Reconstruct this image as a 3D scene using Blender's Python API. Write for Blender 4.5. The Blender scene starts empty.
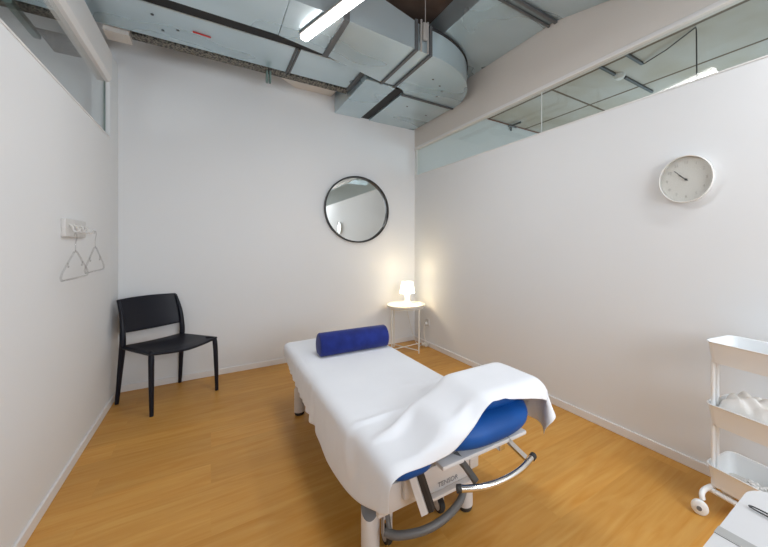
import bpy, bmesh, math, random
import numpy as np
from mathutils import Vector, Matrix, Euler
random.seed(4)
S = bpy.context.scene
C = S.collection
PI = math.pi
CAMH = 1.22

# ------------------------------------------------------------------ materials
def mat(name, col, rough=0.5, metal=0.0, spec=0.5, emit=None, estr=0.0, **kw):
    m = bpy.data.materials.new(name); m.use_nodes = True
    b = m.node_tree.nodes['Principled BSDF']
    b.inputs['Base Color'].default_value = (*col, 1)
    b.inputs['Roughness'].default_value = rough
    b.inputs['Metallic'].default_value = metal
    b.inputs['Specular IOR Level'].default_value = spec
    if emit:
        b.inputs['Emission Color'].default_value = (*emit, 1)
        b.inputs['Emission Strength'].default_value = estr
    for k, v in kw.items():
        b.inputs[k.replace('_', ' ')].default_value = v
    return m

def noise_mix(m, c1, c2, scale=(3, 3, 3), detail=4, fac=(0.35, 0.65), bump=0.0, nscale=1.0, rough=None):
    """colour (and optional bump / roughness) from an object-space noise"""
    nt = m.node_tree; N = nt.nodes; L = nt.links
    b = N['Principled BSDF']
    tc = N.new('ShaderNodeTexCoord'); mp = N.new('ShaderNodeMapping')
    mp.inputs['Scale'].default_value = scale
    nz = N.new('ShaderNodeTexNoise'); nz.inputs['Scale'].default_value = nscale; nz.inputs['Detail'].default_value = detail
    cr = N.new('ShaderNodeValToRGB')
    cr.color_ramp.elements[0].position = fac[0]; cr.color_ramp.elements[0].color = (*c1, 1)
    cr.color_ramp.elements[1].position = fac[1]; cr.color_ramp.elements[1].color = (*c2, 1)
    L.new(tc.outputs['Object'], mp.inputs['Vector']); L.new(mp.outputs['Vector'], nz.inputs['Vector'])
    L.new(nz.outputs['Fac'], cr.inputs['Fac']); L.new(cr.outputs['Color'], b.inputs['Base Color'])
    if bump:
        bp = N.new('ShaderNodeBump'); bp.inputs['Strength'].default_value = bump; bp.inputs['Distance'].default_value = 0.01
        L.new(nz.outputs['Fac'], bp.inputs['Height']); L.new(bp.outputs['Normal'], b.inputs['Normal'])
    if rough:
        mr = N.new('ShaderNodeMapRange'); mr.inputs['To Min'].default_value = rough[0]; mr.inputs['To Max'].default_value = rough[1]
        L.new(nz.outputs['Fac'], mr.inputs['Value']); L.new(mr.outputs['Result'], b.inputs['Roughness'])
    return m

M = {}
M['wall'] = noise_mix(mat('wall_paint', (.72, .71, .70), 0.85, spec=0.2), (.73, .745, .755), (.75, .765, .775), (1, 1, 1), 3, (.3, .7))
M['trim'] = mat('white_trim', (.76, .75, .74), 0.5)
M['beam'] = mat('beam_paint', (.67, .63, .585), 0.6)
M['steel'] = noise_mix(mat('galvanised_steel', (.6, .62, .63), 0.3, 0.65), (.42, .53, .57), (.62, .73, .78), (1.3, 2.2, 1.3), 1, (.2, .8), rough=(.18, .40))
M['flange'] = mat('dark_flange_steel', (.13, .135, .14), 0.5, 0.6)
M['gasket_fill'] = mat('black_gasket_fill', (.012, .012, .013), 0.7)
M['tray_metal'] = noise_mix(mat('cable_tray_metal', (.12, .11, .09), 0.6, 0.3), (.03, .03, .028), (.24, .22, .18), (60, 60, 60), 1, (.45, .55))
M['green_steel'] = mat('green_grey_strut', (.16, .22, .2), 0.45, 0.6)
M['red'] = mat('red_marker', (.5, .03, .03), 0.6)
M['pane_frame'] = mat('white_frame', (.72, .74, .72), 0.4)
M['black'] = mat('black_plastic', (.006, .007, .014), 0.42, spec=.3)
M['frame_black'] = mat('black_frame', (.012, .011, .011), 0.35)
M['white_metal'] = mat('white_powder_coat', (.72, .71, .68), 0.35)
M['cart'] = mat('offwhite_powder_coat', (.82, .84, .85), 0.4)
M['cream'] = mat('white_painted_steel', (.74, .71, .64), 0.35)
M['white_plastic'] = mat('white_plastic', (.78, .78, .77), 0.35)
M['plate'] = mat('wall_plate', (.62, .61, .59), 0.45)
M['leg_white'] = mat('leg_enamel', (.66, .64, .63), 0.3)
M['grey_plastic'] = mat('grey_plastic', (.15, .155, .165), 0.5)
M['foot_bar'] = mat('grey_foot_bar', (.14, .14, .14), 0.45)
M['dark'] = mat('dark_mechanism', (.03, .028, .028), 0.5, 0.2)
M['chrome'] = mat('chrome', (.75, .74, .72), 0.12, 1.0)
M['rubber'] = mat('rubber', (.03, .03, .03), 0.6)
M['blue'] = noise_mix(mat('blue_vinyl', (.01, .06, .3), 0.5, spec=.3), (.004, .066, .27), (.006, .082, .33), (6, 6, 6), 2)
M['navy'] = noise_mix(mat('navy_velvet', (.01, .018, .14), 0.8, spec=0.25, Sheen_Weight=0.15), (.006, .014, .12), (.010, .024, .19), (12, 12, 12), 4)
M['sheet'] = noise_mix(mat('white_cotton', (.85, .86, .88), 0.9, spec=0.1), (.78, .80, .835), (.80, .82, .855), (4, 4, 4), 3)
M['towel'] = noise_mix(mat('cream_towel', (.8, .77, .71), 0.95, spec=0.05), (.86, .85, .82), (.90, .89, .87), (20, 20, 20), 4, bump=.4)
M['desk'] = mat('white_desk', (.60, .60, .605), 0.35)
M['desk_strip'] = mat('grey_strip', (.36, .36, .35), 0.45)
M['clock_face'] = mat('clock_face', (.80, .80, .78), 0.5)
M['clock_rim'] = mat('clock_rim', (.72, .71, .68), 0.25)
M['hand'] = mat('clock_hand', (.05, .05, .05), 0.4)
M['numeral'] = mat('clock_numeral', (.55, .55, .53), 0.6)
M['text'] = mat('grey_lettering', (.22, .22, .23), 0.6)
M['tube'] = mat('lamp_tube', (1, 1, 1), 0.4, emit=(1.0, .97, .95), estr=9.0)
M['housing'] = mat('lamp_housing', (.42, .40, .38), 0.4, 0.3)
M['shade'] = mat('lamp_shade', (.9, .85, .75), 0.5, emit=(1.0, .88, .68), estr=5)
M['lamp_base'] = mat('lamp_base', (.9, .86, .78), 0.4, emit=(1.0, .82, .58), estr=.35)
M['wood_cotton'] = mat('cotton_wool', (.75, .74, .72), 0.95)

# mirror
m = mat('mirror_glass', (.80, .82, .80), 0.02, 1.0); M['mirror'] = m

# clear glass: transparent + fresnel gloss
def glass(name, tint, gloss=1.45):
    m = bpy.data.materials.new(name); m.use_nodes = True
    nt = m.node_tree; nt.nodes.clear(); N = nt.nodes; L = nt.links
    o = N.new('ShaderNodeOutputMaterial'); mx = N.new('ShaderNodeMixShader')
    t = N.new('ShaderNodeBsdfTransparent'); t.inputs['Color'].default_value = (*tint, 1)
    g = N.new('ShaderNodeBsdfGlossy'); g.inputs['Roughness'].default_value = 0.02
    f = N.new('ShaderNodeFresnel'); f.inputs['IOR'].default_value = gloss
    ge = N.new('ShaderNodeNewGeometry'); mr = N.new('ShaderNodeMapRange')
    mr.inputs['To Min'].default_value = gloss; mr.inputs['To Max'].default_value = 1 / gloss
    L.new(ge.outputs['Backfacing'], mr.inputs['Value']); L.new(mr.outputs['Result'], f.inputs['IOR'])
    L.new(f.outputs[0], mx.inputs[0]); L.new(t.outputs[0], mx.inputs[1]); L.new(g.outputs[0], mx.inputs[2]); L.new(mx.outputs[0], o.inputs[0])
    return m
M['glass'] = glass('clear_glass', (.95, .972, .972), 1.5)
M['hanger'] = glass('clear_hanger_plastic', (.90, .90, .90), 1.45)
M['clock_glass'] = glass('clock_glass', (.96, .96, .95), 1.4)
M['bottle_glass'] = glass('blue_clear_plastic', (.72, .84, .95), 1.4)

# oak laminate floor, boards along X
def floor_mat():
    m = bpy.data.materials.new('oak_laminate'); m.use_nodes = True
    nt = m.node_tree; N = nt.nodes; L = nt.links; b = N['Principled BSDF']
    tc = N.new('ShaderNodeTexCoord')
    br = N.new('ShaderNodeTexBrick'); br.offset = 0.37; br.inputs['Scale'].default_value = 1
    br.inputs['Brick Width'].default_value = 1.3; br.inputs['Row Height'].default_value = 0.19
    br.inputs['Mortar Size'].default_value = 0.0009; br.inputs['Mortar Smooth'].default_value = 0.6
    br.inputs['Color1'].default_value = (.0, .0, .0, 1); br.inputs['Color2'].default_value = (1, 1, 1, 1); br.inputs['Mortar'].default_value = (.2, .2, .2, 1)
    L.new(tc.outputs['Object'], br.inputs['Vector'])
    mp = N.new('ShaderNodeMapping'); mp.inputs['Scale'].default_value = (1.6, 16, 1)
    L.new(tc.outputs['Object'], mp.inputs['Vector'])
    # shift the grain board by board
    ad = N.new('ShaderNodeVectorMath'); ad.operation = 'ADD'
    sc = N.new('ShaderNodeVectorMath'); sc.operation = 'SCALE'; sc.inputs['Scale'].default_value = 7
    L.new(br.outputs['Color'], sc.inputs[0]); L.new(mp.outputs[0], ad.inputs[0]); L.new(sc.outputs[0], ad.inputs[1])
    nz = N.new('ShaderNodeTexNoise'); nz.inputs['Scale'].default_value = 1.5; nz.inputs['Detail'].default_value = 8; nz.inputs['Distortion'].default_value = 1.2
    L.new(ad.outputs[0], nz.inputs['Vector'])
    mp2 = N.new('ShaderNodeMapping'); mp2.inputs['Scale'].default_value = (.6, 2.2, 1)
    L.new(tc.outputs['Object'], mp2.inputs['Vector'])
    n2 = N.new('ShaderNodeTexNoise'); n2.inputs['Scale'].default_value = 1.5; n2.inputs['Detail'].default_value = 3
    L.new(mp2.outputs[0], n2.inputs['Vector'])
    cr = N.new('ShaderNodeValToRGB'); e = cr.color_ramp.elements
    e[0].position = .28; e[0].color = (.58, .262, .040, 1); e[1].position = .72; e[1].color = (.67, .365, .092, 1)
    L.new(nz.outputs['Fac'], cr.inputs['Fac'])
    mx = N.new('ShaderNodeMix'); mx.data_type = 'RGBA'; mx.blend_type = 'MULTIPLY'; mx.inputs[0].default_value = .5
    c2 = N.new('ShaderNodeValToRGB'); c2.color_ramp.elements[0].position = .3; c2.color_ramp.elements[0].color = (.84, .80, .76, 1); c2.color_ramp.elements[1].position = .7; c2.color_ramp.elements[1].color = (1.05, 1.03, 1, 1)
    L.new(n2.outputs['Fac'], c2.inputs['Fac'])
    L.new(cr.outputs['Color'], mx.inputs[6]); L.new(c2.outputs['Color'], mx.inputs[7])
    m3 = N.new('ShaderNodeMix'); m3.data_type = 'RGBA'; m3.blend_type = 'MULTIPLY'; m3.inputs[0].default_value = .12
    L.new(mx.outputs[2], m3.inputs[6]); L.new(br.outputs['Color'], m3.inputs[7])
    L.new(m3.outputs[2], b.inputs['Base Color'])
    b.inputs['Roughness'].default_value = .42; b.inputs['Specular IOR Level'].default_value = .35
    return m
M['floor'] = floor_mat()

def ceiling_mat():
    m = bpy.data.materials.new('ceiling_board'); m.use_nodes = True
    nt = m.node_tree; N = nt.nodes; L = nt.links; b = N['Principled BSDF']
    tc = N.new('ShaderNodeTexCoord'); mp = N.new('ShaderNodeMapping'); mp.inputs['Location'].default_value = (-.3, -.28, 0)
    mp.inputs['Rotation'].default_value = (0, 0, 0)
    br = N.new('ShaderNodeTexBrick'); br.offset = 0.0; br.inputs['Scale'].default_value = 1
    br.inputs['Brick Width'].default_value = .8; br.inputs['Row Height'].default_value = 2.4
    br.inputs['Mortar Size'].default_value = 0.018
    br.inputs['Color1'].default_value = (.60, .585, .56, 1); br.inputs['Color2'].default_value = (.55, .54, .52, 1); br.inputs['Mortar'].default_value = (.17, .12, .08, 1)
    L.new(tc.outputs['Object'], mp.inputs['Vector']); L.new(mp.outputs[0], br.inputs['Vector'])
    nz = N.new('ShaderNodeTexNoise'); nz.inputs['Scale'].default_value = 1.6; nz.inputs['Detail'].default_value = 5
    L.new(tc.outputs['Object'], nz.inputs['Vector'])
    cr = N.new('ShaderNodeValToRGB'); cr.color_ramp.elements[0].position = .35; cr.color_ramp.elements[0].color = (.80, .72, .60, 1); cr.color_ramp.elements[1].position = .65
    L.new(nz.outputs['Fac'], cr.inputs['Fac'])
    mx = N.new('ShaderNodeMix'); mx.data_type = 'RGBA'; mx.blend_type = 'MULTIPLY'; mx.inputs[0].default_value = .8
    L.new(br.outputs['Color'], mx.inputs[6]); L.new(cr.outputs['Color'], mx.inputs[7]); L.new(mx.outputs[2], b.inputs['Base Color'])
    b.inputs['Roughness'].default_value = .8
    return m
M['ceiling'] = ceiling_mat()

def mesh_floor_mat():
    m = mat('perforated_sheet', (.58, .56, .52), .45)
    nt = m.node_tree; N = nt.nodes; L = nt.links; b = N['Principled BSDF']
    tc = N.new('ShaderNodeTexCoord'); v = N.new('ShaderNodeTexVoronoi'); v.inputs['Scale'].default_value = 85; v.inputs['Randomness'].default_value = 0
    cr = N.new('ShaderNodeValToRGB'); cr.color_ramp.elements[0].position = .28; cr.color_ramp.elements[0].color = (.16, .13, .10, 1)
    cr.color_ramp.elements[1].position = .34; cr.color_ramp.elements[1].color = (.6, .58, .54, 1)
    L.new(tc.outputs['Object'], v.inputs['Vector']); L.new(v.outputs['Distance'], cr.inputs['Fac']); L.new(cr.outputs['Color'], b.inputs['Base Color'])
    return m
M['perf'] = mesh_floor_mat()

# ------------------------------------------------------------------ helpers
def new_bm(): return bmesh.new()
def box(bm, lo, hi, bevel=0.0, seg=2):
    t = bmesh.new(); bmesh.ops.create_cube(t, size=1)
    lo = Vector(lo); hi = Vector(hi)
    for v in t.verts: v.co = Vector([(lo[i] + hi[i]) / 2 + v.co[i] * (hi[i] - lo[i]) for i in range(3)])
    if bevel: bmesh.ops.bevel(t, geom=t.edges[:], offset=bevel, segments=seg, profile=.5, affect='EDGES')
    merge(bm, t); return bm
def merge(bm, t, mtx=None):
    me = bpy.data.meshes.new('tmp'); t.to_mesh(me); t.free()
    if mtx is not None: me.transform(mtx)
    bm.from_mesh(me); bpy.data.meshes.remove(me)
def smooth_path(pts, n=6):
    P = [Vector(p) for p in pts]; out = []
    for i in range(len(P) - 1):
        p0 = P[max(i - 1, 0)]; p1 = P[i]; p2 = P[i + 1]; p3 = P[min(i + 2, len(P) - 1)]
        for k in range(n):
            t = k / n
            out.append(.5 * ((2 * p1) + (-p0 + p2) * t + (2 * p0 - 5 * p1 + 4 * p2 - p3) * t * t + (-p0 + 3 * p1 - 3 * p2 + p3) * t ** 3))
    out.append(P[-1]); return out
def tube(bm, pts, r, n=12, flat=None, closed=False, smooth=0, up=None):
    """sweep a circle (or ellipse: flat=(a,b) factors) along the points"""
    if smooth: pts = smooth_path(pts, smooth)
    P = [Vector(p) for p in pts]; k = len(P)
    R = r if isinstance(r, (list, tuple)) else [r] * k
    if len(R) != k: R = [R[0] + (R[-1] - R[0]) * i / (k - 1) for i in range(k)] if len(R) == 2 else [np.interp(i / (k - 1), np.linspace(0, 1, len(R)), R) for i in range(k)]
    rings = []; prev = None
    for i in range(k):
        if closed: d = P[(i + 1) % k] - P[i - 1]
        else: d = P[min(i + 1, k - 1)] - P[max(i - 1, 0)]
        d.normalize()
        if prev is None:
            u = Vector(up) if up else (Vector((0, 0, 1)) if abs(d.z) < .9 else Vector((1, 0, 0)))
        else: u = prev
        u = (u - d * u.dot(d)).normalized(); prev = u; w = d.cross(u)
        fa, fb = flat or (1, 1)
        rings.append([bm.verts.new(P[i] + (u * math.cos(a) * fa + w * math.sin(a) * fb) * R[i]) for a in [2 * PI * j / n for j in range(n)]])
    for i in range(k if closed else k - 1):
        A = rings[i]; B = rings[(i + 1) % k]
        for j in range(n): bm.faces.new((A[j], A[(j + 1) % n], B[(j + 1) % n], B[j]))
    if not closed:
        bm.faces.new(rings[0][::-1]); bm.faces.new(rings[-1])
    return bm
def lathe(bm, prof, center=(0, 0, 0), n=40, axis='Z', mtx=None):
    t = bmesh.new(); rings = []
    for r, z in prof:
        if r < 1e-6: rings.append([t.verts.new((0, 0, z))])
        else: rings.append([t.verts.new((r * math.cos(2 * PI * j / n), r * math.sin(2 * PI * j / n), z)) for j in range(n)])
    for A, B in zip(rings, rings[1:]):
        if len(A) == 1 and len(B) == 1: continue
        for j in range(n):
            if len(A) == 1: t.faces.new((A[0], B[j], B[(j + 1) % n]))
            elif len(B) == 1: t.faces.new((A[j], A[(j + 1) % n], B[0]))
            else: t.faces.new((A[j], A[(j + 1) % n], B[(j + 1) % n], B[j]))
    bmesh.ops.recalc_face_normals(t, faces=t.faces)
    mm = mtx or Matrix()
    if axis == 'X': mm = Matrix.Rotation(PI / 2, 4, 'Y') @ mm
    if axis == 'Y': mm = Matrix.Rotation(PI / 2, 4, 'X') @ mm
    merge(bm, t, Matrix.Translation(center) @ mm); return bm
def loft(bm, rings, cap0=True, cap1=True, closed=False):
    R = [[bm.verts.new(p) for p in r] for r in rings]
    n = len(R[0])
    for A, B in zip(R, R[1:] + ([R[0]] if closed else [])):
        for j in range(n): bm.faces.new((A[j], A[(j + 1) % n], B[(j + 1) % n], B[j]))
    if not closed:
        if cap0: bm.faces.new(R[0][::-1])
        if cap1: bm.faces.new(R[-1])
    return bm
def rrect(w, h, r, z=0, n=5, cx=0, cy=0):
    pts = []
    for qx, qy, a0 in ((1, 1, 0), (-1, 1, 90), (-1, -1, 180), (1, -1, 270)):
        for k in range(n + 1):
            a = math.radians(a0 + 90 * k / n)
            pts.append((cx + qx * (w / 2 - r) + r * math.cos(a), cy + qy * (h / 2 - r) + r * math.sin(a), z))
    return pts
def prism(bm, pts2d, z0, z1):
    loft(bm, [[(x, y, z0) for x, y in pts2d], [(x, y, z1) for x, y in pts2d]]); return bm

def obj(name, bm, material, parent=None, local=False, smooth=True, angle=40, mods=None):
    bmesh.ops.recalc_face_normals(bm, faces=bm.faces)
    me = bpy.data.meshes.new(name); bm.to_mesh(me); bm.free()
    o = bpy.data.objects.new(name, me); C.objects.link(o)
    me.materials.append(material)
    if parent is not None:
        if not local: me.transform(world_of(parent).inverted())
        o.parent = parent
    elif not local:
        # origin at the base centre
        cs = [v.co for v in me.vertices]
        c = Vector(((min(v.x for v in cs) + max(v.x for v in cs)) / 2, (min(v.y for v in cs) + max(v.y for v in cs)) / 2, min(v.z for v in cs)))
        if name.split('.')[0] not in ('floor', 'ceiling'):
            me.transform(Matrix.Translation(-c)); o.location = c
    if smooth:
        for p in me.polygons: p.use_smooth = True
        try: me.set_sharp_from_angle(angle=math.radians(angle))
        except Exception: pass
    return o
def world_of(o):
    m = Matrix.Translation(o.location) @ o.rotation_euler.to_matrix().to_4x4()
    return world_of(o.parent) @ m if o.parent else m
def tag(o, label, cat, group=None):
    o['label'] = label; o['category'] = cat
    if group: o['group'] = group
    return o
def thing(name, label, cat, loc, rz=0, group=None):
    o = bpy.data.objects.new(name, None); C.objects.link(o); o.location = loc; o.rotation_euler = (0, 0, rz)
    o.empty_display_size = .1
    return tag(o, label, cat, group)
def struct(name, bm, m, **kw):
    o = obj(name, bm, m, **kw); o['kind'] = 'structure'; return o
def copy_tree(o, parent=None):
    c = o.copy(); C.objects.link(c); c.parent = parent
    for ch in list(o.children): copy_tree(ch, c)
    return c

# ------------------------------------------------------------------ room shell
XL, XR, YB, YF, ZC = -.64, 2.20, 3.82, -1.9, 3.15
XO0, XO1 = -3.2, 6.2
struct('floor', box(new_bm(), (XO0, YF, -.1), (XO1, YB, 0)), M['floor'], smooth=False)
struct('ceiling', box(new_bm(), (XO0, YF, ZC), (XO1, YB, ZC + .1)), M['ceiling'], smooth=False)
M['shaded_ceiling'] = noise_mix(mat('shaded_ceiling_board', (.1, .07, .055), .85), (.085, .055, .042), (.16, .11, .08), (2, 5, 1), 3)  # ceiling board colour darkened to paint in the shade above the ducts
struct('ceiling_room_shade', box(new_bm(), (XL - .07, YF, ZC - .008), (XR - .002, YB, ZC - .0005)), M['shaded_ceiling'], smooth=False)  # thin sheet under the ceiling carrying the painted shade
struct('wall_back', box(new_bm(), (XO0, YB, 0), (XO1, YB + .15, ZC)), M['wall'], smooth=False)
# left partition, a flush full-height pier closes it against the back wall
struct('wall_left', box(new_bm(), (XL - .1, YF, 0), (XL, 3.54, 2.04)), M['wall'], smooth=False)
struct('wall_left_pier', box(new_bm(), (XL - .1, 3.542, 0), (XL, YB, 2.72)), M['wall'], smooth=False)
struct('wall_right', box(new_bm(), (XR, YF, 0), (XR + .1, YB, 2.12)), M['wall'], smooth=False)
struct('wall_outer_left', box(new_bm(), (XO0 - .15, YF, 0), (XO0, YB, ZC)), M['wall'], smooth=False)
struct('wall_outer_right', box(new_bm(), (XO1, YF, 0), (XO1 + .15, YB, ZC)), M['wall'], smooth=False)
# front wall behind the camera ; unseen window opening added to light the room
b = new_bm(); WX0, WX1, WZ0, WZ1 = .2, 2.15, .95, 2.35
box(b, (XO0, YF - .15, 0), (WX0, YF, ZC)); box(b, (WX1, YF - .15, 0), (XO1, YF, ZC))
box(b, (WX0, YF - .15, 0), (WX1, YF, WZ0)); box(b, (WX0, YF - .15, WZ1), (WX1, YF, ZC))
struct('wall_front', b, M['wall'], smooth=False)
b = new_bm(); f = .05
box(b, (WX0, YF - .1, WZ0), (WX1, YF - .03, WZ0 + f)); box(b, (WX0, YF - .1, WZ1 - f), (WX1, YF - .03, WZ1))
for x in (WX0, (WX0 + WX1) / 2 - f / 2, WX1 - f): box(b, (x, YF - .1, WZ0 + f), (x + f, YF - .03, WZ1 - f))
struct('unseen_window', b, M['trim'], smooth=False)  # frame of the unseen window added for its light

# baseboards
struct('baseboard_back', box(new_bm(), (XL, YB - .012, 0), (XR, YB, .055), .003), M['trim'], smooth=False)
struct('baseboard_left', box(new_bm(), (XL, YF, 0), (XL + .012, YB - .012, .055), .003), M['trim'], smooth=False)
struct('baseboard_right', box(new_bm(), (XR - .012, YF, 0), (XR, YB - .012, .055), .003), M['trim'], smooth=False)

# beams above the clerestory glazing
prof = [(XL - .07, 2.47), (XL - .006, 2.47), (XL, 2.478), (XL + .012, 2.50), (XL + .012, 2.69), (XL - .0, 2.71), (XL - .07, 2.71)]
b = new_bm(); loft(b, [[(x, YF, z) for x, z in prof], [(x, 3.54, z) for x, z in prof]])
struct('trim_1', b, M['trim'], angle=25)
b = new_bm(); box(b, (XR, YF, 2.50), (XR + .045, YB, ZC)); struct('trim_2', b, M['beam'], smooth=False)
b = new_bm(); box(b, (XR - .012, YF, 2.465), (XR + .045, YB, 2.483), .003); box(b, (XR - .004, YF, 2.485), (XR + .045, YB, 2.499), .003)
struct('trim_3', b, M['trim'], smooth=False)
# wall caps
b = new_bm(); box(b, (XR - .004, YF, 2.121), (XR + .104, YB - .002, 2.13), .002); struct('trim_4', b, M['trim'], smooth=False)
b = new_bm(); box(b, (XL - .104, YF, 2.041), (XL + .004, 3.538, 2.051), .002); struct('trim_5', b, M['trim'], smooth=False)

# window_1: left clerestory glass; window_2: right clerestory glass
w1 = bpy.data.objects.new('window_1', None); C.objects.link(w1); w1.location = (XL - .03, 1.5, 2.05); w1['kind'] = 'structure'
y = 3.536
for y0 in (2.0, .46, -1.08):
    obj('pane', box(new_bm(), (XL - .035, y0 + .003, 2.052), (XL - .027, y, 2.469)), M['glass'], w1, smooth=False); y = y0
obj('glass_edge', box(new_bm(), (XL - .037, 3.530, 2.052), (XL - .025, 3.541, 2.469)), M['green_steel'], w1, smooth=False)
w2 = bpy.data.objects.new('window_2', None); C.objects.link(w2); w2.location = (XR + .04, 1.5, 2.141); w2['kind'] = 'structure'
# vertical seam of the glazing as seen at pixel column 542
obj('window_frame', box(new_bm(), (XR + .004, YB - .05, 2.131), (XR + .05, YB - .001, 2.464), .003), M['pane_frame'], w2, smooth=False)
YS = 1.80
obj('pane', box(new_bm(), (XR + .016, YS + .004, 2.131), (XR + .024, YB - .05, 2.464)), M['glass'], w2, smooth=False)
obj('pane', box(new_bm(), (XR + .016, YF, 2.131), (XR + .024, YS - .004, 2.464)), M['glass'], w2, smooth=False)
obj('glazing_seam', box(new_bm(), (XR + .015, YS - .0015, 2.131), (XR + .025, YS + .0015, 2.464)), M['pane_frame'], w2, smooth=False)

# ------------------------------------------------------------------ ducts
def seam(bm, lo, hi): box(bm, lo, hi, .003, 1)
# B: rear rectangular duct along the wall, then a branch box into the wall
dB = thing('air_duct', 'flat galvanised air duct running along the back wall, nearest the wall', 'air duct', (-.5, 3.08, 2.79))
obj('duct_body', box(new_bm(), (XO0, 2.86, 2.79), (1.16, 3.30, 3.07), .004, 1), M['steel'], dB, smooth=False)
for x in (-2.2, .577):
    b = new_bm(); box(b, (x - .02, 2.85, 2.78), (x - .003, 3.31, 3.08), .002, 1); box(b, (x + .003, 2.85, 2.78), (x + .02, 3.31, 3.08), .002, 1)
    obj('flange', b, M['flange'], dB, smooth=False)
obj('branch_box', box(new_bm(), (1.161, 2.89, 2.72), (1.46, YB - .002, 2.98), .004, 1), M['steel'], dB, smooth=False)
obj('collar', box(new_bm(), (1.12, 2.85, 2.775), (1.159, 3.31, 3.08), .003, 1), M['flange'], dB, smooth=False)
b = new_bm()
tube(b, [(-.11, 3.05, 2.786), (.0, 3.06, 2.786)], .006, 6)
obj('marking', b, M['red'], dB)
for x, y in ((-.33, 2.98), (-.29, 3.16), (-.2, 3.1)):
    obj('screw', lathe(new_bm(), [(0, -.004), (.009, -.003), (.009, .004), (0, .004)], (x, y, 2.788), 10), M['flange'], dB)
obj('black_gap_fill', box(new_bm(), (XO0, 2.705, 2.795), (.80, 2.856, 2.83)), M['gasket_fill'], dB, smooth=False)  # black strip filling the gap between the two ducts

# A: large front duct, reducer, connector, elbow turning into the back wall
def hexa(bm, x0, y0a, y0b, z0a, z0b, x1, y1a, y1b, z1a, z1b):
    loft(bm, [[(x0, y0a, z0a), (x0, y0b, z0a), (x0, y0b, z0b), (x0, y0a, z0b)], [(x1, y1a, z1a), (x1, y1b, z1a), (x1, y1b, z1b), (x1, y1a, z1b)]]); return bm
dA = thing('air_duct', 'large galvanised air duct with round elbow turning into the back wall', 'air duct', (.4, 2.45, 2.72))
obj('duct_body', box(new_bm(), (XO0, 2.20, 2.72), (.40, 2.63, 3.03), .004, 1), M['steel'], dA, smooth=False)
obj('duct_body', hexa(new_bm(), .401, 2.20, 2.63, 2.72, 3.03, .745, 2.20, 2.70, 2.72, 3.03), M['steel'], dA, smooth=False)
obj('reducer', hexa(new_bm(), .747, 2.20, 2.70, 2.72, 3.03, 1.30, 2.235, 2.86, 2.72, 2.935), M['steel'], dA, smooth=False)
obj('connector', box(new_bm(), (1.302, 2.24, 2.722), (1.428, 2.855, 2.93)), M['steel'], dA, smooth=False)
def flange_frame(bm, x, ya, yb, za, zb, w=.016, o=.018):
    box(bm, (x - w, ya - o, za - o), (x + w, yb + o, za), .002, 1); box(bm, (x - w, ya - o, zb), (x + w, yb + o, zb + o), .002, 1)
    box(bm, (x - w, ya - o, za), (x + w, ya, zb), .002, 1); box(bm, (x - w, yb, za), (x + w, yb + o, zb), .002, 1)
for x, ya, yb, zb in ((-1.2, 2.2, 2.7, 3.03), (.746, 2.2, 2.7, 3.03), (1.30, 2.237, 2.86, 2.935), (1.43, 2.237, 2.86, 2.93)):
    b = new_bm(); flange_frame(b, x, ya, yb, 2.72, zb, .013 if x > 1 else .02, .014 if x > 1 else .012); obj('flange', b, M['flange'], dA, smooth=False)
# elbow
arc_o = []; arc_i = []
cx, cy = 1.43, 2.97
nseg = 20
for k in range(nseg + 1):
    a = -PI / 2 + PI / 2 * k / nseg
    arc_o.append((cx + .755 * math.cos(a), cy + .73 * math.sin(a)))
    arc_i.append((cx + .14 * math.cos(a), cy + .11 * math.sin(a)))
b = new_bm()
loft(b, [[(ao[0], ao[1], 2.72), (ai[0], ai[1], 2.72), (ai[0], ai[1], 2.93), (ao[0], ao[1], 2.93)] for ao, ai in zip(arc_o, arc_i)])
obj('elbow', b, M['steel'], dA, angle=30)
b = new_bm(); tube(b, [(x, y, 2.932) for x, y in arc_o], .011, 8); obj('elbow_seam', b, M['gasket_fill'], dA)
b = new_bm(); tube(b, [(x, y, 2.722) for x, y in arc_o], .005, 6); obj('elbow_lip', b, M['steel'], dA)
obj('duct_tail', box(new_bm(), (1.57, 2.972, 2.72), (2.185, YB - .002, 2.93), .003, 1), M['steel'], dA, smooth=False)
b = new_bm(); box(b, (1.565, 2.958, 2.706), (2.19, 2.985, 2.72), .002, 1); obj('flange', b, M['flange'], dA, smooth=False)
for x, y in ((1.66, 2.55), (1.78, 2.62), (1.86, 2.70), (1.88, 2.82), (1.75, 3.2), (1.95, 3.5), (2.05, 3.3)):
    obj('screw', lathe(new_bm(), [(0, -.003), (.010, -.003), (.010, .002), (0, .002)], (x, y, 2.72), 10), M['flange'], dA)
b = new_bm(); box(b, (1.462, 2.93, 2.735), (1.562, YB - .002, 2.90)); obj('black_slot_fill', b, M['gasket_fill'], dA, smooth=False)  # black block filling the slot beside the elbow
b = new_bm()
for x in (1.335, 1.395):
    tube(b, [(x, 2.215, 2.71), (x, 2.215, 2.95)], .008, 6)
tube(b, [(1.365, 2.205, 2.9), (1.365, 2.205, ZC)], .004, 6)
box(b, (1.345, 2.198, 2.80), (1.385, 2.222, 2.93), .003, 1)
obj('hanger_bracket', b, M['housing'], dA)

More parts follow.
